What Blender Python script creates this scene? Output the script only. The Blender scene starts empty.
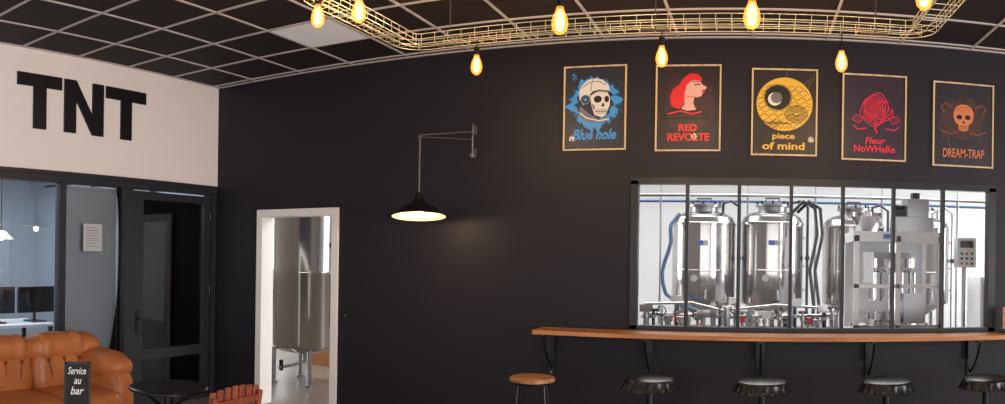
import bpy, bmesh, math, random
from mathutils import Vector, Matrix
random.seed(7)
sc=bpy.context.scene
try: sc.view_settings.view_transform='Standard'
except Exception: pass
pi=math.pi; sin=math.sin; cos=math.cos

# ---------------------------------------------------------------- materials
MATS={}
def srgb(c):
    return tuple(((v/255.)/12.92 if v/255.<=.04045 else ((v/255.+.055)/1.055)**2.4) for v in c)
def mat(name,col,rough=.5,metal=0.,emit=None,estr=0.,bump=0.,bscale=40.,var=0.,vscale=6.,coat=0.,spec=.5):
    """procedural principled material; col is sRGB 0-255"""
    if name in MATS: return MATS[name]
    m=bpy.data.materials.new(name); m.use_nodes=True
    nt=m.node_tree; b=nt.nodes['Principled BSDF']; c=srgb(col)
    b.inputs['Base Color'].default_value=(*c,1); b.inputs['Roughness'].default_value=rough
    b.inputs['Metallic'].default_value=metal
    b.inputs['Specular IOR Level'].default_value=spec
    if coat: b.inputs['Coat Weight'].default_value=coat; b.inputs['Coat Roughness'].default_value=.03
    if emit: 
        b.inputs['Emission Color'].default_value=(*srgb(emit),1); b.inputs['Emission Strength'].default_value=estr
    tc=nt.nodes.new('ShaderNodeTexCoord')
    if var>0:
        n=nt.nodes.new('ShaderNodeTexNoise'); n.inputs['Scale'].default_value=vscale; n.inputs['Detail'].default_value=5
        nt.links.new(tc.outputs['Object'],n.inputs['Vector'])
        r=nt.nodes.new('ShaderNodeMixRGB'); r.blend_type='MIX'
        r.inputs[1].default_value=(*[v*(1-var) for v in c],1); r.inputs[2].default_value=(*[min(1,v*(1+var)) for v in c],1)
        nt.links.new(n.outputs['Fac'],r.inputs[0]); nt.links.new(r.outputs[0],b.inputs['Base Color'])
    if bump>0:
        n=nt.nodes.new('ShaderNodeTexNoise'); n.inputs['Scale'].default_value=bscale; n.inputs['Detail'].default_value=4
        nt.links.new(tc.outputs['Object'],n.inputs['Vector'])
        bp=nt.nodes.new('ShaderNodeBump'); bp.inputs['Strength'].default_value=bump; bp.inputs['Distance'].default_value=.01
        nt.links.new(n.outputs['Fac'],bp.inputs['Height']); nt.links.new(bp.outputs['Normal'],b.inputs['Normal'])
    MATS[name]=m; return m
def glassmat(name,tint=(1,1,1),ior=1.45):
    m=bpy.data.materials.new(name); m.use_nodes=True; nt=m.node_tree
    for n in list(nt.nodes): nt.nodes.remove(n)
    o=nt.nodes.new('ShaderNodeOutputMaterial'); t=nt.nodes.new('ShaderNodeBsdfTransparent'); t.inputs[0].default_value=(*tint,1)
    g=nt.nodes.new('ShaderNodeBsdfGlossy'); g.inputs['Roughness'].default_value=.01
    f=nt.nodes.new('ShaderNodeFresnel'); f.inputs[0].default_value=ior
    mx=nt.nodes.new('ShaderNodeMixShader')
    nt.links.new(f.outputs[0],mx.inputs[0]); nt.links.new(t.outputs[0],mx.inputs[1]); nt.links.new(g.outputs[0],mx.inputs[2]); nt.links.new(mx.outputs[0],o.inputs[0])
    return m
def bulbglass(name,tint,ecol,estr):
    m=bpy.data.materials.new(name); m.use_nodes=True; nt=m.node_tree
    for n in list(nt.nodes): nt.nodes.remove(n)
    o=nt.nodes.new('ShaderNodeOutputMaterial'); t=nt.nodes.new('ShaderNodeBsdfTransparent'); t.inputs[0].default_value=(*tint,1)
    e=nt.nodes.new('ShaderNodeEmission'); e.inputs[0].default_value=(*srgb(ecol),1); e.inputs[1].default_value=estr
    a=nt.nodes.new('ShaderNodeAddShader'); nt.links.new(t.outputs[0],a.inputs[0]); nt.links.new(e.outputs[0],a.inputs[1]); nt.links.new(a.outputs[0],o.inputs[0])
    return m
def woodmat(name,c1,c2,scale=3.,rough=.45,axis=0):
    m=bpy.data.materials.new(name); m.use_nodes=True; nt=m.node_tree; b=nt.nodes['Principled BSDF']
    tc=nt.nodes.new('ShaderNodeTexCoord'); mp=nt.nodes.new('ShaderNodeMapping')
    s=[scale*8]*3; s[axis]=scale*.6; mp.inputs['Scale'].default_value=s
    n=nt.nodes.new('ShaderNodeTexNoise'); n.inputs['Scale'].default_value=1.; n.inputs['Detail'].default_value=6; n.inputs['Distortion'].default_value=.6
    r=nt.nodes.new('ShaderNodeValToRGB'); r.color_ramp.elements[0].position=.3; r.color_ramp.elements[1].position=.7
    r.color_ramp.elements[0].color=(*srgb(c1),1); r.color_ramp.elements[1].color=(*srgb(c2),1)
    nt.links.new(tc.outputs['Object'],mp.inputs[0]); nt.links.new(mp.outputs[0],n.inputs['Vector']); nt.links.new(n.outputs['Fac'],r.inputs[0]); nt.links.new(r.outputs[0],b.inputs['Base Color'])
    b.inputs['Roughness'].default_value=rough
    return m

WALLD=mat('wall_charcoal_paint',(32,29,36),rough=.5,bump=.12,bscale=90,var=.08,vscale=1.5,spec=.3)
WALLW=mat('wall_white_paint',(246,238,236),rough=.7,bump=.05,bscale=120,var=.02)
BREWW=mat('brewery_white_paint',(208,209,210),rough=.6,var=.03)
BREWD=mat('brewery_inner_grey',(110,100,94),rough=.7,var=.05)
OFFW=mat('office_grey_paint',(168,178,188),rough=.7,var=.04)
TILE=mat('ceiling_black_tile',(30,22,24),rough=.8,bump=.3,bscale=150,var=.15,vscale=30)
GRID=mat('ceiling_grid_white',(190,182,180),rough=.5)
PANEL=mat('ceiling_panel_diffuser',(200,196,200),rough=.6,emit=(255,250,250),estr=.18)
FLOORM=mat('floor_concrete',(112,106,102),rough=.45,bump=.1,bscale=25,var=.12,vscale=3)
BFLOOR=mat('brewery_floor_resin',(104,94,86),rough=.3,var=.1,vscale=2)
ANTH=mat('anthracite_aluminium',(40,42,48),rough=.45,metal=.0,bump=.03)
BLK=mat('black_metal',(16,16,18),rough=.32)
BLKS=mat('black_satin',(12,12,13),rough=.5)
TNTM=mat('tnt_letter_black',(20,19,24),rough=.4)
WFRAME=mat('door_frame_white',(238,236,234),rough=.45)
STEEL=mat('stainless_steel',(190,187,184),rough=.13,metal=1.,bump=.05,bscale=5)
STEELB=mat('brushed_steel',(165,166,170),rough=.3,metal=1.,bump=.03,bscale=60)
CHROME=mat('chrome',(215,215,218),rough=.08,metal=1.)
LEATH=mat('orange_leather',(184,112,62),rough=.34,bump=.3,bscale=60,var=.24,vscale=7)
LEATHS=mat('leather_seam',(112,60,30),rough=.5)
BRASS=mat('tray_galvanised_wire',(222,212,182),rough=.35,metal=.6)
WBODY=mat('machine_white',(218,220,224),rough=.35)
BLUE=mat('blue_hose',(40,84,130),rough=.4)
DBLUE=mat('dark_hose',(26,34,46),rough=.45)
RED=mat('red_plastic',(200,50,60),rough=.4)
GREEN=mat('green_plastic',(60,130,80),rough=.4)
PAPER=mat('paper_white',(190,195,200),rough=.8)
PAPERG=mat('paper_print',(120,124,132),rough=.8)
CHALKB=mat('chalkboard_slate',(26,27,28),rough=.75,bump=.1)
CHALK=mat('chalk_white',(235,235,232),rough=.9)
BLIND=mat('grey_roller_blind',(160,168,176),rough=.8,bump=.1,bscale=200)
CURT=mat('grey_curtain',(140,142,146),rough=.9,bump=.2,bscale=60)
SCREEN=mat('monitor_screen',(14,17,22),rough=.12)
SHIN=mat('lamp_inner_white',(240,225,200),rough=.5)
FIL=mat('bulb_filament',(255,196,110),emit=(255,190,96),estr=9.)
LAMPB=mat('warm_bulb',(255,220,170),emit=(255,205,140),estr=14.)
GLASS=glassmat('window_glass',ior=1.26)
GLASSO=glassmat('office_glass',(.93,.95,.97),ior=1.6)
AMBER=bulbglass('bulb_glass',(1.,.86,.6),(255,150,60),1.1)
SHELFW=woodmat('shelf_oak',(150,92,52),(196,136,84),2.,axis=0)
FRAMEW=woodmat('frame_light_oak',(190,160,120),(224,198,156),3.,axis=2)
STOOLW=woodmat('stool_wood',(120,70,40),(200,145,98),3.,axis=0)
REDW=woodmat('chair_red_wood',(112,52,36),(164,86,60),3.,axis=2)

# ---------------------------------------------------------------- builder
class B:
    def __init__(s): s.v=[]; s.f=[]; s.m=[]; s.mats=[]
    def mi(s,m):
        if m not in s.mats: s.mats.append(m)
        return s.mats.index(m)
    def add(s,v,f,m,M=None):
        o=len(s.v); k=s.mi(m)
        for p in v:
            p=Vector(p)
            if M is not None: p=M@p
            s.v.append(p)
        for q in f: s.f.append(tuple(i+o for i in q)); s.m.append(k)
        return s
    def box(s,x0,x1,y0,y1,z0,z1,m,M=None):
        v=[(x,y,z) for x in(x0,x1) for y in(y0,y1) for z in(z0,z1)]
        return s.add(v,[(0,1,3,2),(4,6,7,5),(0,4,5,1),(2,3,7,6),(0,2,6,4),(1,5,7,3)],m,M)
    def cyl(s,p1,p2,r,m,n=12,r2=None,M=None):
        p1=Vector(p1);p2=Vector(p2); d=(p2-p1).normalized(); a=d.orthogonal().normalized(); b=d.cross(a); r2=r if r2 is None else r2
        v=[p1+(a*cos(2*pi*i/n)+b*sin(2*pi*i/n))*r for i in range(n)]+[p2+(a*cos(2*pi*i/n)+b*sin(2*pi*i/n))*r2 for i in range(n)]
        f=[(i,(i+1)%n,n+(i+1)%n,n+i) for i in range(n)]+[tuple(range(n))[::-1],tuple(range(n,2*n))]
        return s.add(v,f,m,M)
    def lathe(s,prof,c,m,n=32,M=None,scal=None):
        v=[];f=[]
        for r,z in prof:
            for i in range(n):
                a=2*pi*i/n; rr=r*(scal(a,r,z) if scal else 1)
                v.append((c[0]+rr*cos(a),c[1]+rr*sin(a),c[2]+z))
        for j in range(len(prof)-1):
            for i in range(n):
                f.append((j*n+i,j*n+(i+1)%n,(j+1)*n+(i+1)%n,(j+1)*n+i))
        return s.add(v,f,m,M)
    def tube(s,pts,r,m,n=8,closed=False,M=None):
        P=[Vector(p) for p in pts]; N=len(P); v=[];f=[]
        prev=None
        for k in range(N):
            if closed: t=(P[(k+1)%N]-P[k-1]).normalized()
            else: t=(P[min(k+1,N-1)]-P[max(k-1,0)]).normalized()
            if prev is None: a=t.orthogonal().normalized()
            else:
                a=(prev-t*prev.dot(t)); a=a.normalized() if a.length>1e-6 else t.orthogonal().normalized()
            prev=a; b=t.cross(a)
            for i in range(n): v.append(P[k]+(a*cos(2*pi*i/n)+b*sin(2*pi*i/n))*r)
        for k in range(N if closed else N-1):
            k2=(k+1)%N
            for i in range(n): f.append((k*n+i,k*n+(i+1)%n,k2*n+(i+1)%n,k2*n+i))
        if not closed: f+= [tuple(range(n))[::-1],tuple(range((N-1)*n,N*n))]
        return s.add(v,f,m,M)
    def ell(s,c,rad,m,nu=24,nv=14,e1=1.,e2=1.,fn=None,M=None):
        sg=lambda w,e: math.copysign(abs(w)**e,w)
        v=[];f=[]
        for j in range(nv+1):
            la=-pi/2+pi*j/nv
            for i in range(nu):
                lo=2*pi*i/nu
                x=sg(cos(la),e1)*sg(cos(lo),e2); y=sg(cos(la),e1)*sg(sin(lo),e2); z=sg(sin(la),e1)
                k=fn(x,y,z) if fn else 1.
                v.append((c[0]+rad[0]*x*k,c[1]+rad[1]*y*k,c[2]+rad[2]*z*k))
        for j in range(nv):
            for i in range(nu): f.append((j*nu+i,j*nu+(i+1)%nu,(j+1)*nu+(i+1)%nu,(j+1)*nu+i))
        return s.add(v,f,m,M)
    # planar art: F=(origin,ux,uy,uz)
    def poly(s,pts,z,m,F,th=0.):
        O,ux,uy,uz=F; n=len(pts)
        top=[O+ux*p[0]+uy*p[1]+uz*z for p in pts]
        if th<=0: return s.add(top,[tuple(range(n))],m)
        bot=[O+ux*p[0]+uy*p[1]+uz*(z-th) for p in pts]
        return s.add(top+bot,[tuple(range(n)),tuple(range(n,2*n))[::-1]]+[(i,(i+1)%n,n+(i+1)%n,n+i) for i in range(n)],m)
    def disc(s,c,r,z,m,F,ry=None,n=32,rot=0.):
        ry=r if ry is None else ry
        return s.poly([(c[0]+r*cos(2*pi*i/n)*cos(rot)-ry*sin(2*pi*i/n)*sin(rot),c[1]+r*cos(2*pi*i/n)*sin(rot)+ry*sin(2*pi*i/n)*cos(rot)) for i in range(n)],z,m,F)
    def stroke(s,pts,w,z,m,F,closed=False):
        P=[Vector(p) for p in pts]; N=len(P); L=[];R=[]
        for k in range(N):
            t=(P[(k+1)%N]-P[k-1]) if closed else (P[min(k+1,N-1)]-P[max(k-1,0)])
            t=t.normalized(); nn=Vector((-t.y,t.x))*w*.5; L.append(P[k]+nn); R.append(P[k]-nn)
        for k in range(N if closed else N-1):
            j=(k+1)%N; s.poly([L[k],L[j],R[j],R[k]],z,m,F)
        return s
    def text(s,body,x,y,w,h,z,m,F,shear=0.,fat=.012):
        cu=bpy.data.curves.new('t','FONT'); cu.body=body; cu.shear=shear; cu.resolution_u=3; cu.offset=fat
        ob=bpy.data.objects.new('t',cu); sc.collection.objects.link(ob); bpy.context.view_layer.update()
        me=bpy.data.meshes.new_from_object(ob.evaluated_get(bpy.context.evaluated_depsgraph_get()))
        xs=[q.co.x for q in me.vertices]; ys=[q.co.y for q in me.vertices]
        x0,x1,y0,y1=min(xs),max(xs),min(ys),max(ys); O,ux,uy,uz=F
        v=[O+ux*(x+(q.co.x-x0)/(x1-x0)*w)+uy*(y+(q.co.y-y0)/(y1-y0)*h)+uz*z for q in me.vertices]
        s.add(v,[tuple(p.vertices) for p in me.polygons],m)
        bpy.data.objects.remove(ob); bpy.data.curves.remove(cu); bpy.data.meshes.remove(me)
        return s
    def done(s,name,parent=None,bevel=0.,sharp=35,recalc=True):
        me=bpy.data.meshes.new(name)
        lo=[min(p[i] for p in s.v) for i in range(3)]; hi=[max(p[i] for p in s.v) for i in range(3)]
        og=Vector(((lo[0]+hi[0])/2,(lo[1]+hi[1])/2,lo[2]))
        me.from_pydata([p-og for p in s.v],[],s.f)
        for m in s.mats: me.materials.append(m)
        for p,k in zip(me.polygons,s.m): p.material_index=k; p.use_smooth=True
        if recalc:
            bm=bmesh.new(); bm.from_mesh(me); bmesh.ops.recalc_face_normals(bm,faces=bm.faces); bm.to_mesh(me); bm.free()
        try: me.set_sharp_from_angle(angle=math.radians(sharp))
        except Exception: pass
        ob=bpy.data.objects.new(name,me); ob.location=og; sc.collection.objects.link(ob)
        if parent: ob.parent=parent
        if bevel:
            md=ob.modifiers.new('bevel','BEVEL'); md.width=bevel; md.segments=2; md.limit_method='ANGLE'
        return ob

def group(name,loc):
    e=bpy.data.objects.new(name,None); e.location=loc; e.empty_display_size=.2; sc.collection.objects.link(e); return e
def reparent(ch,par):
    ch.parent=par; ch.matrix_parent_inverse=Matrix.Translation(-Vector(par.location))

D=5.7; XL=-5.4; XR=6.0; YB=-4.0; H=3.45
# ---------------------------------------------------------------- room shell
b=B(); b.box(XL-.15,XR+.15,YB-.15,D,-.12,0,FLOORM); b.done('floor')
b=B(); b.box(-10,XL-.15,0,D,-.12,0,BFLOOR); b.done('floor')
b=B(); b.box(-10,XR+.15,D,11.,-.12,0,BFLOOR); b.done('floor')
T=.15; DX0,DX1,DZ=-4.75,-3.84,2.0; WX0,WX1,WZ0,WZ1=-.97,1.96,1.03,2.24
b=B()
for a,c,z0,z1 in [(-10,DX0,0,H),(DX0,DX1,DZ,H),(DX1,WX0,0,H),(WX0,WX1,0,WZ0),(WX0,WX1,WZ1,H),(WX1,XR+.15,0,H)]:
    b.box(a,c,D,D+T,z0,z1,WALLD)
b.done('wall_north')
b=B(); b.box(XL-.15,XL,YB-.15,D,2.33,H,WALLW); b.box(XL-.15,XL,YB-.15,1.2,0,2.33,WALLW); b.done('wall_west')
b=B()
for a,c,z0,z1 in [(XL,-4.2,0,H),(-4.2,4.8,2.7,H),(-4.2,4.8,0,.5),(4.8,XR,0,H)]: b.box(a,c,YB-.15,YB,z0,z1,WALLW)
b.done('wall_south')
b=B()
for a,c,z0,z1 in [(YB-.15,-2.5,0,H),(-2.5,3.2,2.7,H),(-2.5,3.2,0,.5),(3.2,D,0,H)]: b.box(XR,XR+.15,a,c,z0,z1,WALLW)
b.done('wall_east')
b=B()
for i in range(7):
    x=-4.2+9*i/6; b.box(x-.03,x+.03,YB-.1,YB-.04,.5,2.7,ANTH)
b.box(-4.2,4.8,YB-.1,YB-.04,.5,.56,ANTH); b.box(-4.2,4.8,YB-.1,YB-.04,2.64,2.7,ANTH); b.done('window_3')
b=B()
for i in range(5):
    y=-2.5+5.7*i/4; b.box(XR+.04,XR+.1,y-.03,y+.03,.5,2.7,ANTH)
b.box(XR+.04,XR+.1,-2.5,3.2,.5,.56,ANTH); b.box(XR+.04,XR+.1,-2.5,3.2,2.64,2.7,ANTH); b.done('window_4')
# ceiling
b=B(); b.box(XL-.15,XR+.15,YB-.15,D,H+.006,H+.1,TILE)
gx=[-1.24+.6*k for k in range(-7,13)]; gy=[5.0+.6*k for k in range(-15,2)]
for x in gx:
    if XL<x<XR: b.box(x-.010,x+.010,YB,D,H-.004,H+.008,GRID)
for y in gy:
    if YB<y<D: b.box(XL,XR,y-.010,y+.010,H-.005,H+.008,GRID)
b.box(XL,XR,D-.022,D,H-.006,H+.006,GRID); b.box(XL,XL+.022,YB,D,H-.006,H+.006,GRID)
b.done('ceiling')
b=B(); b.box(-3.626,-3.052,4.414,4.986,H-.001,H+.006,PANEL); b.done('ceiling_light_panel')

# ---------------------------------------------------------------- brewery room
b=B(); b.box(-10,XR+.15,11,11.15,0,3.7,BREWW); b.done('wall_brewery_back')
b=B(); b.box(-10.15,-10,0,11.15,0,3.7,BREWW); b.done('wall_brewery_left')
b=B(); b.box(XR+.15,XR+.3,D,11.15,0,3.7,BREWW); b.done('wall_brewery_right')
b=B(); b.box(-10.15,XR+.3,D+T,11.15,3.7,3.8,BREWW); b.done('ceiling_brewery')
b=B(); b.box(-10,DX0-.06,D+T,D+T+.01,0,3.7,BREWD); b.box(DX1+.06,WX0-.05,D+T,D+T+.01,0,3.7,BREWD); b.box(WX1+.05,XR,D+T,D+T+.01,0,3.7,BREWD)
b.box(WX0-.05,WX1+.05,D+T,D+T+.01,0,WZ0-.02,BREWD); b.box(WX0-.05,WX1+.05,D+T,D+T+.01,WZ1+.02,3.7,BREWD); b.done('wall_brewery_front')

# interior window (7 panes)
b=B()
b.box(WX0-.04,WX1+.04,D-.02,D+.06,WZ1-.03,WZ1+.025,BLK); b.box(WX0-.04,WX1+.04,D-.02,D+.06,WZ0-.006,WZ0+.03,BLK)
b.box(WX0-.04,WX0+.02,D-.02,D+.06,WZ0,WZ1,BLK); b.box(WX1-.02,WX1+.04,D-.02,D+.06,WZ0,WZ1,BLK)
for i in range(1,7):
    x=WX0+(WX1-WX0)*i/7; b.box(x-.014,x+.014,D-.01,D+.05,WZ0,WZ1,BLK)
b.box(WX0,WX1,D+.018,D+.022,WZ0+.01,WZ1-.01,GLASS)
b.done('window_1',recalc=True)

# doorway white frame, lining the opening
b=B(); w=.055; q=.02
b.box(DX0-w,DX0+q,D-.025,D+T+.02,0,DZ+w,WFRAME); b.box(DX1-q,DX1+w,D-.025,D+T+.02,0,DZ+w,WFRAME); b.box(DX0+q,DX1-q,D-.025,D+T+.02,DZ-q,DZ+w,WFRAME)
b.done('trim_1',bevel=.003)

# ---------------------------------------------------------------- partition on west wall
PT=2.33
b=B()
X0,X1=XL-.10,XL-.02
def rail(y0,y1,z0,z1,xx0=X0,xx1=X1): b.box(xx0,xx1,y0,y1,z0,z1,ANTH)
rail(1.2,D-.01,2.23,PT,X0,X1+.03)
rail(1.2,D-.01,2.29,PT,X0,X1+.045)
rail(1.2,4.4,0,.08); rail(1.2,1.28,0,PT)
for y in (2.45,3.675): rail(y-.035,y+.035,0,2.25)
rail(4.40,4.50,0,2.25,X0,X1+.02); rail(5.62,5.69,0,2.25,X0,X1+.02)
b.box(XL-.065,XL-.06,1.28,4.4,.08,2.23,GLASSO)
b.done('window_2')
b=B()
b.box(X0,X1,4.51,4.65,0,2.21,ANTH); b.box(X0,X1,5.52,5.61,0,2.21,ANTH); b.box(X0,X1,4.65,5.52,2.13,2.21,ANTH)
b.box(X0,X1,4.65,5.52,.5,.6,ANTH); b.box(X0,X1,4.65,5.52,0,.12,ANTH)
b.box(XL-.065,XL-.06,4.65,5.52,.12,2.13,GLASSO)
b.box(X1,X1+.012,4.56,4.60,.78,1.02,BLK); b.cyl((X1,4.58,.93),(X1+.06,4.58,.93),.011,BLK); b.cyl((X1+.055,4.58,.93),(X1+.055,4.72,.93),.01,BLK)
for z in (.3,1.2,2.0): b.cyl((X1+.012,5.60,z-.05),(X1+.012,5.60,z+.05),.012,BLK)
b.done('door_1')
# TNT letters
F=(Vector((XL+.003,0,0)),Vector((0,1,0)),Vector((0,0,1)),Vector((1,0,0)))
b=B(); z0,z1=2.70,3.21; st=.135
def tee(a,c):
    m=(a+c)/2; b.poly([(a,z1),(a,z1-.12),(m-st/2,z1-.12),(m-st/2,z0),(m+st/2,z0),(m+st/2,z1-.12),(c,z1-.12),(c,z1)],.018,TNTM,F,th=.017)
tee(3.15,3.62); 
b.poly([(3.65,z0),(3.65,z1),(3.78,z1),(3.97,z0+.19),(3.97,z1),(4.10,z1),(4.10,z0),(3.97,z0),(3.78,z1-.19),(3.78,z0)],.018,TNTM,F,th=.017)
tee(4.13,4.63); b.done('wall_lettering_sign')

# office behind the partition
b=B(); b.box(-9.2,-9.1,0,D,0,2.8,OFFW); b.done('wall_office_back')
b=B(); b.box(-9.1,XL-.15,D-.06,D-.005,0,2.8,OFFW); b.done('wall_office_side')
b=B(); b.box(-9.2,XL-.15,0,D,2.8,2.88,OFFW); b.done('ceiling_office')
b=B(); b.box(-9.2,XL-.15,-.1,0,0,2.8,OFFW); b.done('wall_office_south')
b=B(); b.box(XL-.14,XL-.132,3.72,4.39,.1,2.22,BLIND); b.cyl((XL-.136,3.72,2.2),(XL-.136,4.39,2.2),.02,BLIND); b.done('roller_blind')
b=B(); b.box(XL-.055,XL-.052,3.93,4.15,1.60,1.86,PAPER)
for i in range(8): b.box(XL-.0515,XL-.051,3.96,4.08+.04*(i%3)/2,1.82-i*.025,1.826-i*.025,PAPERG)
b.done('paper_notice')
b=B()
for x0,x1,y in ((-6.9,-6.3,5.50),(-8.3,-7.5,5.52)):
    n=40; P=[(x0+(x1-x0)*i/n,y+.035*sin(i*1.1)) for i in range(n+1)]
    v=[(x,yy_,z) for x,yy_ in P for z in (.03,2.5)]; f=[(2*i,2*i+2,2*i+3,2*i+1) for i in range(len(P)-1)]; b.add(v,f,CURT)
b.cyl((-8.6,5.51,2.52),(-5.8,5.51,2.52),.015,BLK); b.done('curtain',recalc=False)
b=B(); b.box(-6.15,-5.85,5.2,5.6,.0,1.9,ANTH); b.box(-5.848,-5.84,5.22,5.58,.05,1.85,BLKS)
for z in (.6,1.2): b.box(-5.84,-5.83,5.23,5.57,z,z+.01,STEELB)
b.done('filing_cabinet')
b=B(); b.box(-7.6,-6.9,2.4,4.6,.72,.75,WBODY)
for x in (-7.55,-6.95):
    for y in (2.45,4.55): b.box(x-.02,x+.02,y-.02,y+.02,0,.72,BLK)
b.done('office_desk')
for y in (3.95,4.50):
    b=B(); b.box(-7.22,-7.18,y-.25,y+.25,.86,1.17,SCREEN); b.cyl((-7.23,y,.765),(-7.23,y,.95),.018,BLK); b.box(-7.33,-7.1,y-.1,y+.1,.751,.766,BLK); b.done('computer_monitor',bevel=.004)
b=B(); b.lathe([(.02,.1),(.05,.09),(.14,.0),(.135,0),(.045,.08)],(-6.9,3.85,1.72),WBODY); b.cyl((-6.9,3.85,1.81),(-6.9,3.85,2.8),.006,BLK); b.ell((-6.9,3.85,1.75),(.04,.04,.04),LAMPB,12,8); b.done('pendant_lamp')
b=B(); b.box(-9.09,-9.07,1.7,4.9,.95,2.3,mat('office_window_daylight',(190,210,230),emit=(200,215,235),estr=.7))
for y in (1.7,2.6,3.5,4.2,4.9): b.box(-9.07,-9.04,y-.03,y+.03,.95,2.3,ANTH)
b.box(-9.07,-9.04,1.7,4.9,.92,.98,ANTH); b.box(-9.07,-9.04,1.7,4.9,2.27,2.33,ANTH); b.done('window_5')

# ---------------------------------------------------------------- brewing tanks
def tank(x,y,r,zb,zt,name='brewing_tank',n=48,label=False,dish=False):
    b=B(); h=zt-zb; nz=zb-r*(.3 if dish else .55)
    bot=[(.03,nz),(r*.45,nz+r*.04),(r*.8,nz+r*.13),(r*.97,zb-.03)] if dish else [(.03,nz),(r*.5,nz+r*.25),(r*.97,zb-.02)]
    b.lathe(bot+[(r,zb),(r,zb+h*.38),(r+.006,zb+h*.385),(r+.006,zb+h*.4),(r,zb+h*.405),(r,zt-.04),(r+.008,zt-.035),(r+.008,zt-.015),(r,zt-.01),(r*.93,zt+r*.14),(r*.72,zt+r*.27),(r*.4,zt+r*.34),(.001,zt+r*.36)],(x,y,0),STEEL,n)
    zz=zt+r*.30
    b.lathe([(.16*r/.35,0),(.16*r/.35,.06),(.19*r/.35,.065),(.19*r/.35,.09),(.10,.12),(0.001,.125)],(x,y,zz),STEELB,24)
    for i in range(8):
        a=2*pi*i/8; b.cyl((x+.17*r/.35*cos(a),y+.17*r/.35*sin(a),zz+.06),(x+.17*r/.35*cos(a),y+.17*r/.35*sin(a),zz+.13),.012,BLK,8)
    b.tube([(x+.08,y,zz+.1),(x+.08,y,zz+.17),(x-.08,y,zz+.17),(x-.08,y,zz+.1)],.011,BLK)
    b.tube([(x+r*.6,y-.05,zt+.05),(x+r*.6,y-.05,zt+.22),(x+r*.85,y-.05,zt+.25),(x+r*1.12,y-.05,zt+.18),(x+r*1.12,y-.05,zt-.2),(x+r*1.12,y-.05,.7)],.017,DBLUE if label else STEELB)
    for q in (.15,.45,.8): b.box(x+r*.95,x+r*1.12,y-.06,y-.04,zb+h*q-.01,zb+h*q+.01,STEELB)
    b.cyl((x+r*1.12,y-.09,zb+h*.55),(x+r*1.12,y-.01,zb+h*.55),.03,BLK)
    for i in range(4):
        a=pi/4+i*pi/2; lx,ly=x+r*.86*cos(a),y+r*.86*sin(a)
        b.cyl((lx,ly,.03),(lx,ly,zb+.08),.03,STEELB,12); b.cyl((lx,ly,0),(lx,ly,.03),.05,STEELB,12)
    b.cyl((x,y,nz),(x,y,nz-.12),.03,STEELB); b.tube([(x,y,nz-.1),(x,y-.2,nz-.12),(x,y-r-.05,nz-.12)],.02,STEELB); b.cyl((x,y-r-.02,nz-.16),(x,y-r-.02,nz-.03),.025,RED if label else BLK)
    if not dish:
        b.cyl((x-.08,y-r-.03,zb+h*.3),(x-.08,y-r*.9,zb+h*.3),.04,STEELB,20); b.cyl((x-.08,y-r-.035,zb+h*.3),(x-.08,y-r-.028,zb+h*.3),.034,PAPER,20)
        b.tube([(x+.06,y-r+.02,zb+h*.15),(x+.06,y-r-.06,zb+h*.15),(x+.06,y-r-.06,zb+h*.05)],.012,STEELB)
    if label:
        b.box(x-.05,x+.02,y-r-.012,y-r+.02,zb+h*.70,zb+h*.76,mat('label_blue',(60,110,200),rough=.5)); b.box(x+.022,x+.07,y-r-.012,y-r+.03,zb+h*.70,zb+h*.76,PAPER)
    b.done(name,sharp=30)
tank(-.60,8.3,.37,1.12,2.04,label=True)
tank(.20,8.4,.37,1.12,2.06,label=True)
tank(1.18,8.5,.37,1.12,2.04,label=True)
tank(2.02,8.6,.37,1.12,2.04)
tank(-5.20,7.1,.45,.50,2.75,dish=True)
tank(-7.3,9.9,.42,.52,2.75,dish=True)
b=B(); b.box(-5.95,-5.35,8.3,8.7,0,.42,SHELFW); b.box(-5.93,-5.5,8.35,8.68,.42,.60,SHELFW); b.box(-5.95,-5.35,8.48,8.52,.419,.422,PAPER); b.done('cardboard_box',bevel=.004)

# hoses
b=B(); b.tube([(-.86,8.0,2.12),(-.95,7.95,2.0)]+[(-.99+.05*sin(t*.9),7.9,2.05-.12*t) for t in range(1,8)]+[(-.8,7.8,1.1),(-.55,7.7,1.02)],.022,BLUE); b.done('blue_hose')
b=B()
for x in (.62,.68): b.tube([(x-.2,8.1,2.16),(x-.08,8.0,2.28),(x+.05,8.0,2.2),(x+.08,8.0,1.9),(x+.0,8.0,1.5),(x+.05,8.0,1.1),(x,8.0,.6)],.02,DBLUE)
b.tube([(1.62,8.1,2.2),(1.72,8.0,2.28),(1.8,8.0,2.1),(1.74,8.0,1.6),(1.6,7.9,1.3)],.018,BLUE)
b.done('transfer_hose')
b=B(); b.cyl((-1.6,8.9,2.42),(3.2,8.9,2.42),.022,STEELB); b.cyl((-1.6,8.9,2.34),(3.2,8.9,2.34),.016,BLUE)
for x in (-1.2,-.1,.75,1.6,2.6): b.cyl((x,8.9,.0),(x,8.9,2.42),.018,STEELB); b.cyl((x,8.9,2.42),(x,8.9,3.7),.008,STEELB)
b.done('overhead_pipework')

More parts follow.
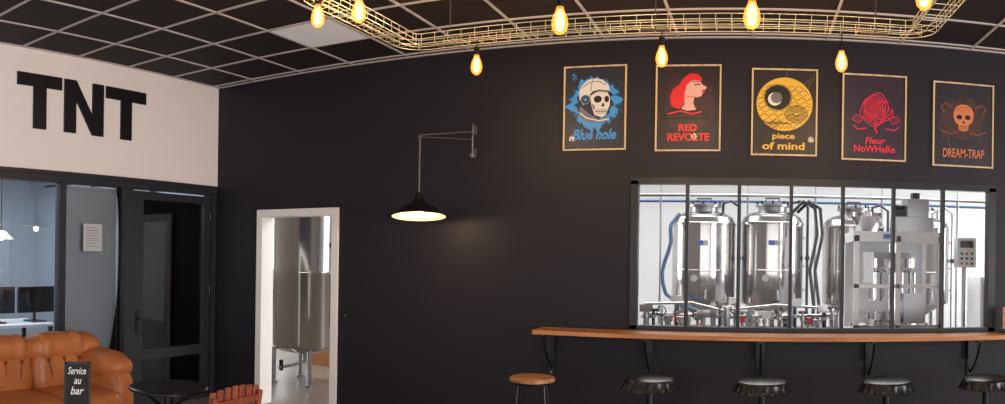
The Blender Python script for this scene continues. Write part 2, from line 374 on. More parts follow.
# filling line (steel bench with fittings)
b=B(); yy=6.75; rr=random.Random(11)
b.box(-1.1,.82,yy-.22,yy+.22,.93,.96,STEELB); 
for x in (-1.05,-.15,.78):
    for y in (yy-.18,yy+.18): b.box(x-.02,x+.02,y-.02,y+.02,0,.93,STEELB)
for i in range(26):
    x=-1.04+i*.071; hh=.07+.16*rr.random(); y=yy+rr.uniform(-.14,.16); r0=.012+.02*rr.random()
    b.cyl((x,y,.96),(x,y,.96+hh),r0,rr.choice([STEEL,STEEL,STEELB,STEELB,BLK]),14); b.cyl((x,y,.96+hh*.5),(x,y,.97+hh*.5+.02),r0*1.6,STEELB,14)
    if i%2: b.cyl((x-.04,y,.96+hh),(x+.05,y,.96+hh),.014,rr.choice([STEEL,BLK,STEELB]),12)
    if i%4==0: b.box(x-.06,x+.06,y-.03,y+.03,.95+hh,.99+hh+.03,rr.choice([WBODY,STEEL,STEELB]))
    if i%5==2:
        b.tube([(x+.045*cos(2*pi*k/14),y-.03,1.0+hh*.6+.045*sin(2*pi*k/14)) for k in range(14)],.006,BLK,6,closed=True)
    if i%9==4: b.box(x-.02,x+.03,y-.06,y-.055,1.0,1.06,RED)
b.tube([(-1.05,yy,1.17),(-.6,yy,1.19),(-.3,yy,1.12),(.2,yy,1.18),(.8,yy,1.15)],.012,STEEL)
b.tube([(-1.05,yy+.1,1.07),(-.2,yy+.12,1.05),(.8,yy+.1,1.08)],.018,STEELB)
b.done('filling_bench')

# bottling machine
b=B(); mx0,mx1,my0,my1=.95,1.83,6.75,7.5
b.box(mx0,mx1,my0,my1,.12,.92,WBODY)
for x in (mx0+.025,mx1-.025):
    for y in (my0+.025,my1-.025): b.box(x-.025,x+.025,y-.025,y+.025,.92,1.86,WBODY); b.cyl((x,y,0),(x,y,.12),.03,BLK)
b.box(mx0,mx1,my0,my1,1.80,1.90,WBODY); b.box(mx0,mx1,my0,my0+.03,1.35,1.39,WBODY)
b.box(mx0+.41,mx0+.455,my0,my0+.03,.92,1.86,WBODY); b.box(mx0,mx1,my0+.0,my0+.03,.92,.99,STEEL)
b.box(mx0+.03,mx1-.03,my0+.012,my0+.016,.95,1.84,GLASS)
b.box(mx0+.02,mx1-.02,my1-.02,my1-.01,.95,1.8,WBODY)
b.lathe([(.0,0),(.28,0),(.28,.05),(.0,.05)],((mx0+mx1)/2,my0+.36,.98),STEEL,40)
b.lathe([(.0,0),(.2,0),(.24,.05),(.24,.14),(.2,.2),(.0,.2)],((mx0+mx1)/2,my0+.36,1.5),STEEL,40)
b.cyl(((mx0+mx1)/2,my0+.36,.98),((mx0+mx1)/2,my0+.36,1.85),.04,STEEL,20)
for i in range(14):
    a=2*pi*i/14; x=(mx0+mx1)/2+.23*cos(a); y=my0+.36+.23*sin(a)
    b.cyl((x,y,1.22),(x,y,1.5),.014,STEEL if i%3 else BLK,10); b.cyl((x,y,1.03),(x,y,1.10),.03,STEELB,12)
b.box(mx0+.5,mx0+.72,my0+.05,my0+.2,1.0,1.3,STEELB); b.box(mx0+.1,mx0+.2,my0+.05,my0+.2,1.4,1.7,STEELB)
for i in range(3): b.cyl((mx0+.15+.1*i,my0-.01,.86),(mx0+.15+.1*i,my0,.86),.02,[RED,GREEN,BLK][i])
b.box(mx0+.28,mx0+.36,my0-.002,my0,1.83,1.875,MATS['label_blue'])
b.box(1.40,1.78,6.95,7.3,1.90,2.06,STEELB); b.box(1.5,1.72,6.9,7.2,2.06,2.24,STEELB); b.cyl((1.40,7.1,2.13),(1.5,7.1,2.13),.07,BLK,20); b.cyl((1.61,7.05,2.24),(1.61,7.05,2.31),.05,BLK)
b.lathe([(.05,0),(.16,.16),(.17,.16),(.17,.2),(.15,.2)],(1.12,7.15,1.9),STEEL,24)
b.done('bottling_machine',bevel=.003)
b=B(); b.box(2.02,2.22,6.9,7.02,1.56,1.86,WBODY); b.cyl((2.12,6.98,0),(2.12,6.98,1.56),.025,STEELB); b.cyl((2.12,6.98,0),(2.12,6.98,.02),.14,STEELB); b.box(2.05,2.19,6.894,6.9,1.76,1.83,SCREEN)
for i in range(3):
    for j in range(3): b.cyl((2.065+.055*i,6.885,1.60+.05*j),(2.065+.055*i,6.9,1.60+.05*j),.014,[RED,GREEN,BLK,BLK,DBLUE][(i+2*j)%5],12)
b.done('machine_control_panel',bevel=.004)
b=B(); b.box(2.5,3.1,7.6,8.1,0,1.45,WBODY); b.box(2.53,3.07,7.595,7.6,.2,1.4,STEELB); b.done('white_cabinet',bevel=.01)
for x in (-6.5,-3.6,-.5,2.6):  # unseen glowing strips, added to light the brewery
    b=B(); b.box(x-.75,x+.75,8.2,8.4,3.62,3.7,WBODY); b.box(x-.72,x+.72,8.22,8.38,3.615,3.62,mat('added_strip_glow',(250,250,250),emit=(245,250,255),estr=3.)); b.done('added_strip_light')

# ---------------------------------------------------------------- wooden bar shelf
b=B(); b.box(-1.74,3.6,D-.32,D-.021,.985,1.022,SHELFW); b.done('bar_shelf',bevel=.004)
for x in (-1.66,-.84,.055,.93,1.79,2.7):
    b=B(); b.box(x-.03,x+.03,D-.02,D-.001,.62,.98,BLK); b.box(x-.02,x+.02,D-.28,D-.01,.965,.983,BLK)
    b.tube([(x,D-.27,.965),(x,D-.22,.86),(x,D-.1,.74),(x,D-.012,.68)],.009,BLK)
    b.box(x-.035,x+.035,D-.06,D-.012,.80,.965,BLK)
    for z in (.64,.9): b.cyl((x,D-.025,z),(x,D-.01,z),.01,STEELB,8)
    b.done('shelf_bracket')
b=B(); b.box(2.02,2.12,D-.2,D-.12,1.022,1.035,BLK); b.box(2.055,2.085,D-.17,D-.15,1.03,1.1,BLK); b.box(2.02,2.12,D-.168,D-.155,1.06,1.24,SHELFW); b.done('menu_stand')

# ---------------------------------------------------------------- stools
def crown_stool(x,y,name='bar_stool'):
    b=B(); z=.755; k=1.13
    b.lathe([(.001,.0),(.13*k,-.002),(.150*k,-.010),(.158*k,-.022)],(x,y,z),BLK,84)
    teeth=lambda a,r,zz: 1+ (.035 if zz<-.03 else .0)*cos(21*a)*min(1,(-zz-.02)/.05)
    b.lathe([(.158*k,-.022),(.163*k,-.04),(.170*k,-.065),(.182*k,-.085),(.178*k,-.087),(.160*k,-.06),(.15*k,-.03),(.001,-.03)],(x,y,z),BLK,126,scal=teeth)
    b.lathe([(.10,-.06),(.135,-.062),(.14,-.07),(.135,-.078),(.10,-.08)],(x,y,z),CHROME,40)
    b.cyl((x,y,z-.075),(x,y,z-.028),.10,BLKS,24); b.cyl((x,y,.03),(x,y,z-.06),.028,BLK,20); b.cyl((x,y,.03),(x,y,.40),.038,BLK,20)
    b.lathe([(.001,.05),(.05,.045),(.17,.02),(.2,.012),(.2,0),(.001,0)],(x,y,0),CHROME,40)
    b.tube([(x+.16*cos(2*pi*i/28),y+.16*sin(2*pi*i/28),.32) for i in range(28)],.011,CHROME,closed=True)
    for i in range(3): a=2*pi*i/3+.4; b.cyl((x,y,.32),(x+.16*cos(a),y+.16*sin(a),.32),.009,CHROME)
    return b.done(name,sharp=30)
for x in (-.73,.065,.95,1.70): crown_stool(x,5.0)
b=B(); x,y,z=-1.575,4.9,.73
b.lathe([(.001,0),(.145,.0),(.16,-.004),(.166,-.012),(.166,-.03),(.155,-.034),(.001,-.034)],(x,y,z),STOOLW,40)
b.tube([(x+.152*cos(2*pi*i/32),y+.152*sin(2*pi*i/32),z-.042) for i in range(32)],.010,BLK,closed=True)
for i in range(4):
    a=pi/4+i*pi/2+.2; b.cyl((x+.13*cos(a),y+.13*sin(a),z-.04),(x+.20*cos(a),y+.20*sin(a),0),.012,BLK)
b.tube([(x+.172*cos(2*pi*i/32),y+.172*sin(2*pi*i/32),.3) for i in range(32)],.008,BLK,closed=True)
b.done('wooden_stool')

# ---------------------------------------------------------------- wall lamp
gp=group('wall_lamp',(-2.39,D,2.6))
LG=mat('lamp_metal_grey',(84,80,78),rough=.4)
b=B(); wx=-2.39; ex,ey,ez=-2.65,5.16,2.58
b.cyl((wx,D-.05,2.47),(wx,D-.05,2.76),.010,LG); b.box(wx-.02,wx+.02,D-.012,D-.001,2.67,2.75,LG); b.box(wx-.02,wx+.02,D-.012,D-.001,2.46,2.54,LG)
for z in (2.5,2.72): b.cyl((wx,D-.05,z),(wx,D-.005,z),.009,LG)
b.lathe([(.001,-.02),(.024,-.02),(.028,0),(.024,.02),(.001,.02)],(wx,D-.05,2.48),LG,16)
b.tube([(wx,D-.05,2.69),(ex,ey,ez+.015)],.006,LG); b.tube([(wx,D-.05,2.62),(ex,ey,ez)],.004,LG)
b.ell((ex,ey,ez),(.016,.016,.02),LG,12,8)
b.cyl((ex,ey,2.12),(ex,ey,ez),.0075,LG)
arm=b.done('bracket_arm'); reparent(arm,gp)
b=B(); Mt=Matrix.Translation((ex,ey,1.92))@Matrix.Rotation(-.12,4,Vector((.9,.45,0)))
b.lathe([(.001,.205),(.02,.20),(.03,.19),(.04,.17),(.044,.14),(.066,.110),(.14,.075),(.210,.012),(.222,0)],(0,0,0),BLK,48,M=Mt)
b.lathe([(.222,0),(.215,.003),(.135,.062),(.055,.095),(.001,.098)],(0,0,0),SHIN,48,M=Mt)
b.cyl((0,0,.07),(0,0,.095),.02,BLKS,M=Mt)
sh=b.done('lamp_shade',recalc=False); reparent(sh,gp)
b=B(); b.ell((0,0,.035),(.038,.038,.045),LAMPB,16,10,M=Mt); bl=b.done('bulb'); reparent(bl,gp)

# ---------------------------------------------------------------- cable tray chandelier
gp=group('cable_tray_chandelier',(-.65,3.8,3.1))
b=B(); tz=3.11; tw=.075; th=.075
xa,xb,ya,yb=-2.36,1.04,3.2,4.44
cr=.12
path=[]
for cx,cy,a0 in ((xb-cr,yb-cr,0),(xa+cr,yb-cr,pi/2),(xa+cr,ya+cr,pi),(xb-cr,ya+cr,3*pi/2)):
    for i in range(5): a=a0+pi/2*i/4; path.append((cx+cr*cos(a),cy+cr*sin(a)))
path=[Vector(p) for p in path]; N=len(path)
def off(k,d):
    t=(path[(k+1)%N]-path[k-1]).normalized(); nn=Vector((t.y,-t.x)); return path[k]+nn*d
WR=.0032
for dx,dz in ((-tw,0),(-tw,th*.5),(-tw,th),(tw,0),(tw,th*.5),(tw,th),(0,0)):
    b.tube([(off(k,dx).x,off(k,dx).y,tz+dz) for k in range(N)],WR,BRASS,6,closed=True)
for k in range(N):
    p,q=path[k],path[(k+1)%N]; L=(q-p).length; t=(q-p).normalized(); nn=Vector((t.y,-t.x)); n=max(1,round(L/.10))
    if L<.09 and k%2: continue
    for i in range(n):
        c=p+(q-p)*(i/n); a=c+nn*tw; d=c-nn*tw
        b.tube([(a.x,a.y,tz+th),(a.x,a.y,tz),(d.x,d.y,tz),(d.x,d.y,tz+th)],WR*.9,BRASS,5)
for x,y in ((xa+.3,yb),(-.65,yb),(xb-.3,yb),(xa+.3,ya),(-.65,ya),(xb-.3,ya)):
    b.cyl((x,y,tz),(x,y,H),.004,LG,8); b.box(x-.09,x+.09,y-.012,y+.012,tz-.012,tz-.004,STEELB)
tr=b.done('wire_tray',recalc=False); reparent(tr,gp)
bulbs=[(-1.85,4.42,2.93),(-.61,4.47,2.93),(.53,4.47,2.91),(-.92,3.2,2.76),(-.03,3.2,2.76),(-2.36,3.30,3.02),(-2.02,3.2,2.96),(.76,3.2,2.90)]
for i,(x,y,z) in enumerate(bulbs):
    b=B()
    b.cyl((x,y,z+.125),(x,y,tz+.0),.004,BLKS,8); b.cyl((x,y,z+.068),(x,y,z+.125),.020,BLK,16); 
    b.lathe([(.016,.07),(.020,.05),(.034,.015),(.040,-.02),(.034,-.052),(.016,-.074),(.001,-.078)],(x,y,z),AMBER,20)
    b.lathe([(.001,.056),(.013,.044),(.021,.012),(.024,-.02),(.018,-.047),(.001,-.06)],(x,y,z),FIL,12)
    o=b.done('bulb_%d'%(i+1)); reparent(o,gp)

# ---------------------------------------------------------------- posters
Wp,Hp=.53,.73
def poster(x0,z1,fn):
    b=B(); z0=z1-Hp; F=(Vector((x0,D-.001,z0)),Vector((1,0,0)),Vector((0,0,1)),Vector((0,-1,0)))
    t=.013
    for a,c,e,g in ((0,Wp,0,t),(0,Wp,Hp-t,Hp),(0,t,t,Hp-t),(Wp-t,Wp,t,Hp-t)):
        b.box(x0+a,x0+c,D-.024,D-.001,z0+e,z0+g,FRAMEW)
    fn(b,F)
    b.done('framed_poster',recalc=False)
def pm(n,c): return mat('print_'+n,c,rough=.45,coat=.04)
def bg(b,F,m): b.poly([(.01,.01),(Wp-.01,.01),(Wp-.01,Hp-.01),(.01,Hp-.01)],.012,m,F)
KB=pm('black',(18,16,20))
def blob(c,r,n,amp,seed,ry=None):
    rnd=random.Random(seed); ry=ry or r
    return [(c[0]+(r*(1+amp*(rnd.random()-.5)*2*(1 if i%2 else .4)))*cos(2*pi*i/n),c[1]+(ry*(1+amp*(rnd.random()-.5)*2*(1 if i%2 else .4)))*sin(2*pi*i/n)) for i in range(n)]
def burst(c,r1,r2,n,seed):
    rnd=random.Random(seed)
    return [(c[0]+(r1*(.8+.2*rnd.random()) if i%2 else r2)*cos(2*pi*i/n),c[1]+(r1*(.8+.2*rnd.random()) if i%2 else r2)*sin(2*pi*i/n)) for i in range(n)]
def creases(b,F,m,seed,n=7):
    rnd=random.Random(seed)
    for k in range(n):
        x=rnd.uniform(.03,.5); y=rnd.uniform(.03,.7); dx=rnd.uniform(-.16,.16); dy=rnd.uniform(-.2,.2)
        pts=[(min(.51,max(.02,x+dx*t/6+.01*sin(t*1.7+k))),min(.71,max(.02,y+dy*t/6))) for t in range(7)]
        b.stroke(pts,.0035,.0123,m,F)
def skull(b,F,cx,cy,s,m1,m2,m3,z):
    b.poly([(cx+s*p[0],cy+s*p[1]) for p in [(-.42,-.25),(-.52,.0),(-.53,.3),(-.4,.58),(-.15,.72),(.15,.72),(.4,.58),(.53,.3),(.52,0),(.42,-.25),(.27,-.33),(.25,-.62),(.1,-.68),(-.1,-.68),(-.25,-.62),(-.27,-.33)]],z,m1,F)
    b.disc((cx-.22*s,cy+.05*s),.15*s,z+.0006,m2,F,ry=.13*s,n=16); b.disc((cx+.22*s,cy+.05*s),.15*s,z+.0006,m2,F,ry=.13*s,n=16)
    b.poly([(cx,cy-.1*s),(cx-.08*s,cy-.27*s),(cx+.08*s,cy-.27*s)],z+.0006,m2,F)
    for i in range(-2,3): b.poly([(cx+(i*.09-.01)*s,cy-.42*s),(cx+(i*.09+.01)*s,cy-.42*s),(cx+(i*.09+.01)*s,cy-.62*s),(cx+(i*.09-.01)*s,cy-.62*s)],z+.0006,m2,F)
    b.stroke([(cx-.2*s,cy-.42*s),(cx+.2*s,cy-.42*s)],.025*s,z+.0006,m2,F)
    b.stroke([(cx-.45*s,cy+.3*s),(cx-.3*s,cy+.52*s),(cx,cy+.6*s),(cx+.3*s,cy+.52*s)],.03*s,z+.0006,m3,F)
    for k in range(5): b.stroke([(cx+(-.3+.15*k)*s,cy+.3*s),(cx+(-.26+.15*k)*s,cy+.42*s),(cx+(-.3+.15*k)*s,cy+.5*s)],.02*s,z+.0006,m3,F)
def art1(b,F):
    bl=pm('blue',(52,146,216)); dk=pm('navy',(26,76,122)); wt=pm('bone',(222,216,206)); gy=pm('greyprint',(110,112,118))
    bg(b,F,pm('charcoal',(32,36,48))); creases(b,F,dk,4,14)
    b.poly(burst((.27,.41),.25,.19,56,3),.0126,dk,F); b.poly(blob((.265,.40),.21,56,.26,5,.205),.0132,bl,F)
    b.poly(blob((.265,.41),.155,40,.2,9,.15),.0138,pm('deepblue',(18,40,66)),F)
    # big skull turned to the right wearing a smooth white helmet
    b.poly([(.135,.44),(.13,.50),(.155,.56),(.205,.605),(.27,.62),(.335,.602),(.38,.555),(.39,.50),(.365,.488),(.28,.50),(.24,.49),(.215,.455),(.20,.40),(.165,.39)],.0144,wt,F)
    b.stroke([(.16,.54),(.22,.585),(.30,.59),(.36,.555)],.007,.0150,gy,F); b.stroke([(.25,.618),(.235,.57),(.23,.51)],.006,.0150,gy,F)
    b.stroke([(.225,.47),(.25,.50),(.30,.51),(.385,.50)],.012,.0150,KB,F)
    b.poly([(.225,.465),(.235,.40),(.245,.355),(.265,.30),(.32,.28),(.36,.295),(.372,.335),(.39,.38),(.394,.44),(.375,.485),(.28,.497)],.0146,wt,F)
    b.disc((.290,.435),.034,.0152,KB,F,ry=.031,n=20); b.disc((.366,.434),.020,.0152,KB,F,ry=.028,n=16); b.poly([(.338,.41),(.318,.372),(.348,.370)],.0152,KB,F)
    for i in range(7): b.poly([(.278+i*.013,.350),(.281+i*.013,.350),(.281+i*.013,.305),(.278+i*.013,.305)],.0152,KB,F)
    b.stroke([(.265,.330),(.368,.330)],.005,.0152,KB,F); b.poly([(.24,.40),(.262,.385),(.270,.345),(.252,.35)],.0152,gy,F)
    b.disc((.185,.435),.042,.0153,gy,F,n=24); b.disc((.185,.435),.030,.0155,KB,F,n=24); b.disc((.185,.435),.016,.0157,bl,F,n=16)
    b.poly([(.14,.38),(.13,.30),(.19,.25),(.30,.23),(.39,.25),(.385,.275),(.30,.262),(.22,.31)],.0143,gy,F); b.stroke([(.14,.32),(.20,.275),(.30,.25),(.385,.262)],.010,.0149,wt,F)
    for a,c in (((.07,.66),(.11,.62)),((.09,.67),(.09,.60)),((.07,.62),(.11,.645))): b.stroke([a,c],.008,.0135,bl,F)
    b.text('Blue hole',.08,.09,.37,.09,.0158,bl,F,shear=.3,fat=.03)
def art2(b,F):
    rd=pm('red',(216,30,38)); dr=pm('darkred',(104,22,30)); sk=pm('skin',(222,168,156)); pk=pm('plumred',(58,30,40)); bg(b,F,pm('blackred',(34,22,30))); creases(b,F,dr,8,16)
    b.poly(blob((.28,.40),.2,30,.2,4,.24),.0124,pk,F)
    b.poly([(.20,.50),(.19,.56),(.23,.62),(.28,.655),(.34,.65),(.375,.61),(.37,.58),(.33,.60),(.28,.585),(.25,.55),(.24,.50)],.0146,rd,F)
    b.poly([(.24,.54),(.19,.56),(.14,.52),(.115,.45),(.13,.38),(.19,.35),(.235,.40),(.255,.46)],.0140,rd,F)
    b.poly([(.25,.58),(.31,.60),(.355,.59),(.375,.56),(.415,.535),(.405,.518),(.388,.512),(.396,.495),(.38,.485),(.372,.462),(.345,.45),(.315,.452),(.305,.40),(.33,.345),(.19,.33),(.235,.39),(.235,.46),(.235,.53)],.0142,sk,F)
    b.stroke([(.315,.556),(.338,.563),(.36,.556)],.009,.0148,KB,F); b.stroke([(.30,.58),(.33,.588),(.352,.58)],.006,.0148,KB,F); b.poly([(.376,.512),(.40,.517),(.396,.49),(.376,.492)],.0148,rd,F)
    b.stroke([(.25,.45),(.28,.46),(.315,.452)],.006,.0148,rd,F)
    b.poly([(.06,.31),(.13,.36),(.22,.35),(.28,.325),(.36,.36),(.43,.31),(.44,.26),(.06,.26)],.0146,KB,F)
    b.stroke([(.1,.31),(.2,.335),(.3,.31),(.38,.33)],.012,.015,rd,F); b.stroke([(.09,.285),(.22,.30),(.4,.285)],.007,.015,dr,F)
    b.text('RED',.19,.165,.15,.06,.015,rd,F,fat=.035); b.text('REVOLTE',.10,.085,.34,.066,.015,rd,F,fat=.035)
def art3(b,F):
    ye=pm('yellow',(226,178,58)); br=pm('ochre',(140,102,36)); wt=pm('bone',(222,216,206)); bg(b,F,pm('brownblack',(34,29,30))); creases(b,F,br,2,10)
    c=(.265,.43); b.disc(c,.225,.0126,ye,F,n=56)
    for k in range(11):
        y=.235+k*.034; hw=math.sqrt(max(0,.215**2-(y-.43)**2)); n=30
        b.stroke([(c[0]-hw+2*hw*i/n,y+.012*sin(i*1.1+k*1.7)) for i in range(n+1)],.005,.0132,KB if k%2 else br,F)
    for k in range(6):
        r=.02+.014*k; b.stroke([(.36+r*cos(2*pi*i/20),.35+r*.8*sin(2*pi*i/20)) for i in range(20)],.005,.0136,KB,F,closed=True)
    for k in range(5): b.stroke([(.07+.02*k,.30-.02*k),(.13+.03*k,.27),(.2+.03*k,.30-.01*k)],.005,.0136,KB,F)
    b.disc((.21,.485),.105,.014,KB,F,n=40); b.stroke([(.21+.112*cos(2*pi*i/40),.485+.112*sin(2*pi*i/40)) for i in range(40)],.004,.0141,KB,F,closed=True)
    b.disc((.185,.47),.055,.0146,wt,F,n=32); b.disc((.20,.482),.046,.0150,pm('moongrey',(110,106,104)),F,n=32)
    b.text('piece',.17,.125,.18,.06,.015,ye,F,fat=.025); b.text('of mind',.09,.05,.34,.062,.015,ye,F,fat=.025)
def art4(b,F):
    rd=pm('rose',(220,26,58)); dr=pm('darkrose',(92,20,44)); bg(b,F,pm('plumblack',(40,26,44))); creases(b,F,dr,5,16)
    c=(.28,.43)
    b.poly(blob(c,.12,24,.12,8),.0126,dr,F)
    for k in range(8):
        r=.014+.0165*k; n=40
        b.stroke([(c[0]+r*(1+.12*sin(3*a+k*1.3))*cos(a),c[1]+r*(1+.12*cos(4*a+k))*sin(a)) for a in [2*pi*i/n for i in range(n)]],.007,.0134,rd,F,closed=True)
    for s in (-1,1):
        b.poly([(c[0]+s*.10,.36),(c[0]+s*.17,.38),(c[0]+s*.20,.34),(c[0]+s*.14,.31)],.013,dr,F)
        b.stroke([(c[0]+s*.10,.36),(c[0]+s*.17,.38),(c[0]+s*.20,.34),(c[0]+s*.14,.31)],.006,.0136,rd,F,closed=True)
        b.stroke([(c[0]+s*.08,.27),(c[0]+s*.15,.26),(c[0]+s*.19,.29)],.009,.0136,rd,F)
    b.stroke([(.28,.32),(.27,.27),(.29,.23)],.012,.0136,rd,F)
    b.text('Fleur',.19,.14,.17,.055,.015,rd,F,shear=.2,fat=.025); b.text('NoWHeRe',.10,.07,.34,.058,.015,rd,F,fat=.025)
def art5(b,F):
    og=pm('orange',(212,122,72)); dg=pm('darkorange',(120,58,36)); bg(b,F,pm('umberblack',(36,29,36))); creases(b,F,dg,9,8)
    b.poly(blob((.26,.42),.19,44,.26,12,.18),.0126,pm('umber',(66,38,32)),F)
    skull(b,F,.265,.42,.165,og,KB,dg,.0136)
    for s in (-1,1):
        b.stroke([(.265+s*.10,.51),(.265+s*.16,.545),(.265+s*.195,.51),(.265+s*.17,.46)],.016,.0132,dg,F)
        b.stroke([(.265+s*.05,.30),(.265+s*.12,.28),(.265+s*.20,.31)],.014,.0132,dg,F)
    b.text('DREAM-TRAP',.09,.08,.36,.075,.015,og,F,fat=.01)
poster(-1.59,3.225,art1); poster(-.82,3.21,art2); poster(-.045,3.18,art3); poster(.685,3.16,art4); poster(1.44,3.14,art5)

# ---------------------------------------------------------------- leather sofa
b=B(); sy0,sy1=1.75,3.80
b.ell((-4.85,(sy0+sy1)/2,.22),(.46,(sy1-sy0)/2-.05,.15),LEATH,40,12,.35,.3)
nb=3; L=(sy1-sy0-.36)/nb
for i in range(nb):
    cy=sy0+.18+L*(i+.5)
    pl=lambda x,y,z: 1+.03*cos(y*10)*(1-abs(z)*.5)
    b.ell((-4.74,cy,.36),(.38,L/2+.012,.12),LEATH,32,12,.5,.4)
    Mb=Matrix.Translation((-5.02,cy,.60))@Matrix.Rotation(-.16,4,'Y')
    b.ell((0,0,-.02),(.15,L/2+.015,.24),LEATH,72,24,.6,.55,fn=pl,M=Mb)
    b.ell((-.01,0,.175),(.18,L/2+.045,.135),LEATH,72,20,.75,.55,fn=lambda x,y,z:1+.055*cos(y*13),M=Mb)
    for k in range(-1,2):
        b.ell((.155,k*L*.27,.075),(.012,.016,.016),LEATHS,10,6,M=Mb)
        b.tube([(.157,k*L*.27,.065),(.153,k*L*.24,-.03),(.13,k*L*.22,-.14)],.004,LEATHS,6,M=Mb)
b.ell((-5.13,(sy0+sy1)/2,.50),(.15,(sy1-sy0)/2-.06,.34),LEATH,40,16,.5,.35)
for cy,s in ((sy0+.12,-1),(sy1-.14,1)):
    b.ell((-4.88,cy,.36),(.44,.13,.30),LEATH,36,14,.5,.5)
    b.ell((-4.90,cy+.01*s,.64),(.42,.16,.13),LEATH,40,14,.8,.6,fn=lambda x,y,z:1+.025*cos(x*12))
    b.ell((-5.08,cy-.04*s,.72),(.20,.18,.17),LEATH,30,12,.8,.8)
for x in (-5.15,-4.55):
    for y in (sy0+.15,sy1-.15): b.cyl((x,y,0),(x,y,.1),.03,BLKS)
b.done('leather_sofa',sharp=70,recalc=False)

# ---------------------------------------------------------------- tables, sign, chair
def rtable(x,y,z,r,name):
    b=B()
    b.lathe([(.001,0),(r-.008,0),(r,-.006),(r,-.02),(r-.008,-.026),(.001,-.026)],(x,y,z),BLK,48)
    b.cyl((x,y,.03),(x,y,z-.02),.03,BLK,20); b.lathe([(.001,.05),(.04,.045),(.19,.018),(.21,.01),(.21,0),(.001,0)],(x,y,0),BLK,36)
    for i in range(3):
        a=2*pi*i/3+.3; b.cyl((x,y,z-.16),(x+r*.7*cos(a),y+r*.7*sin(a),z-.025),.012,BLK)
    return b.done(name)
rtable(-3.27,3.03,.75,.25,'bistro_table')
rtable(-3.5,2.42,.60,.24,'side_table')
b=B(); Ms=Matrix.Translation((-3.47,2.47,.602))@Matrix.Rotation(math.radians(54),4,'Z')@Matrix.Rotation(-.06,4,'X')
b.box(-.076,.076,-.01,.01,0.02,.32,CHALKB,M=Ms)
for a in ((-.08,-.066,.01,.325),(.066,.08,.01,.325)): b.box(a[0],a[1],-.014,.014,a[2],a[3],BLKS,M=Ms)
b.box(-.08,.08,-.014,.014,.0,.022,BLKS,M=Ms); b.box(-.08,.08,-.014,.014,.312,.325,BLKS,M=Ms); b.box(-.07,.07,-.035,.035,-.0,.012,BLKS,M=Ms)
R3=Ms.to_3x3(); F=(Ms@Vector((0,-.011,0)),R3@Vector((1,0,0)),R3@Vector((0,0,1)),R3@Vector((0,-1,0)))
b.text('Service',-.058,.25,.11,.045,.002,CHALK,F,shear=.3); b.text('au',-.02,.19,.045,.032,.002,CHALK,F,shear=.3); b.text('bar',-.04,.125,.08,.05,.002,CHALK,F,shear=.3)
b.done('chalkboard_sign')
b=B(); cx,cy=-2.86,2.97; bx=-2.66
for s in (-1,1):
    b.tube([(bx-.06,cy+s*.19,0),(bx-.03,cy+s*.19,.45),(bx+.03,cy+s*.19,.80)],.017,REDW); b.cyl((cx-.2,cy+s*.18,0),(cx-.2,cy+s*.18,.44),.017,REDW)
    b.cyl((cx-.2,cy+s*.18,.25),(bx-.045,cy+s*.19,.25),.010,REDW)
for i in range(7): x=cx-.2+i*.062; b.box(x-.026,x+.026,cy-.21,cy+.21,.44,.458,REDW)
for i in range(7):
    y=cy-.18+i*.06; zt=.825+.02*cos((i-3)*.5)
    b.box(-.007,.007,y-.021,y+.021,.50,zt,REDW,M=Matrix.Translation((bx-.02,0,0))@Matrix.Rotation(.09,4,'Y')@Matrix.Translation((-.05,0,0)))
for z in (.54,.74): b.box(bx-.01+(z-.5)*.1,bx+.008+(z-.5)*.1,cy-.2,cy+.2,z,z+.035,REDW)
b.done('slatted_chair',bevel=.002)

b=B(); b.box(-3.72,-3.66,D-.012,D-.001,.98,1.06,BLKS); b.box(-3.70,-3.68,D-.014,D-.012,1.01,1.03,GREEN); b.done('wall_switch',bevel=.002)

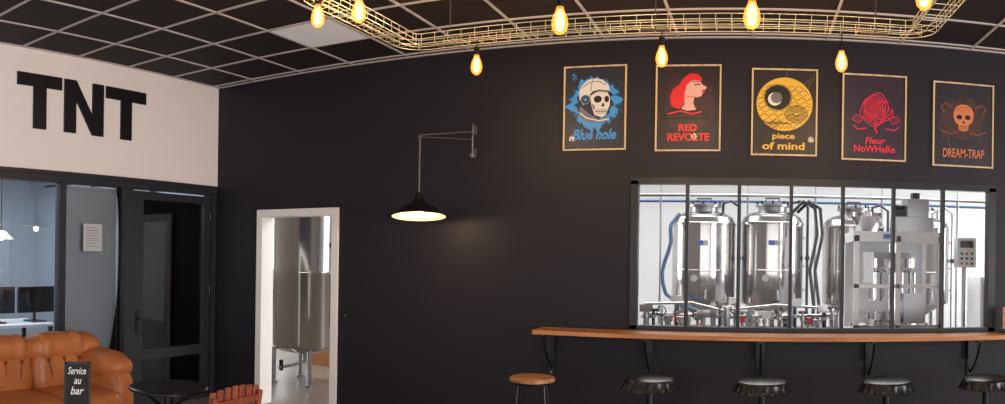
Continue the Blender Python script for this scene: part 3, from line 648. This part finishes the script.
# ---------------------------------------------------------------- lights
def area(name,loc,rot,sx,sy,p,col):
    l=bpy.data.lights.new(name,'AREA'); l.shape='RECTANGLE'; l.size=sx; l.size_y=sy; l.energy=p; l.color=col
    o=bpy.data.objects.new(name,l); o.location=loc; o.rotation_euler=rot; sc.collection.objects.link(o); return o
def point(name,loc,p,col,r=.03):
    l=bpy.data.lights.new(name,'POINT'); l.energy=p; l.color=col; l.shadow_soft_size=r
    o=bpy.data.objects.new(name,l); o.location=loc; sc.collection.objects.link(o); return o
area('daylight_south',(.3,YB-.02,1.6),(pi/2,0,0),9,2.2,125,(1.,.96,.96))
area('daylight_east',(XR+.01,.35,1.6),(pi/2,0,pi/2),5.7,2.2,470,(1.,.95,.95))
area('brewery_ceiling_fill',(-1.5,8.3,3.55),(0,0,0),13,1.6,430,(1.,.99,.97))  # fill light added under the closed brewery ceiling, no skylight above
area('brewery_streak_fill_left',(-9.9,8.4,1.8),(pi/2,0,-pi/2),3.,2.6,220,(.97,.99,1.))  # added at a solid wall to put vertical streaks on the tanks
area('brewery_streak_fill_right',(6.1,8.0,1.8),(pi/2,0,pi/2),3.,2.6,200,(.98,.99,1.))  # added streak light on the opposite side, no window in this wall
area('office_light',(-6.9,2.8,2.75),(0,0,0),2.2,4.6,150,(.93,.98,1.))
point('wall_lamp_light',(ex,ey,1.90),8,(1,.72,.42))
for i,(x,y,z) in enumerate(bulbs): point('bulb_light',(x,y,z-.11),13,(1,.66,.34),.03)
w=bpy.data.worlds.new('world'); sc.world=w; w.use_nodes=True
w.node_tree.nodes['Background'].inputs[0].default_value=(.75,.8,.9,1); w.node_tree.nodes['Background'].inputs[1].default_value=.5

# ---------------------------------------------------------------- camera: phone panorama
FP=710.; yaw=(755-502.5)/FP
cam=bpy.data.cameras.new('camera'); co=bpy.data.objects.new('camera',cam); sc.collection.objects.link(co); sc.camera=co
co.matrix_world=Matrix.Translation((0,0,1.6))@Matrix.Rotation(yaw,4,'Z')@Matrix.Rotation(pi/2,4,'X')@Matrix.Rotation(.015,4,'Z')
cam.sensor_width=36; cam.lens=36*FP/1005; cam.clip_end=200
cam.type='PANO'
tgt=cam if hasattr(cam,'panorama_type') else cam.cycles
tgt.panorama_type='EQUIRECTANGULAR'
tgt.longitude_min=-502.5/FP; tgt.longitude_max=502.5/FP
tgt.latitude_max=257/FP; tgt.latitude_min=-(404-257)/FP
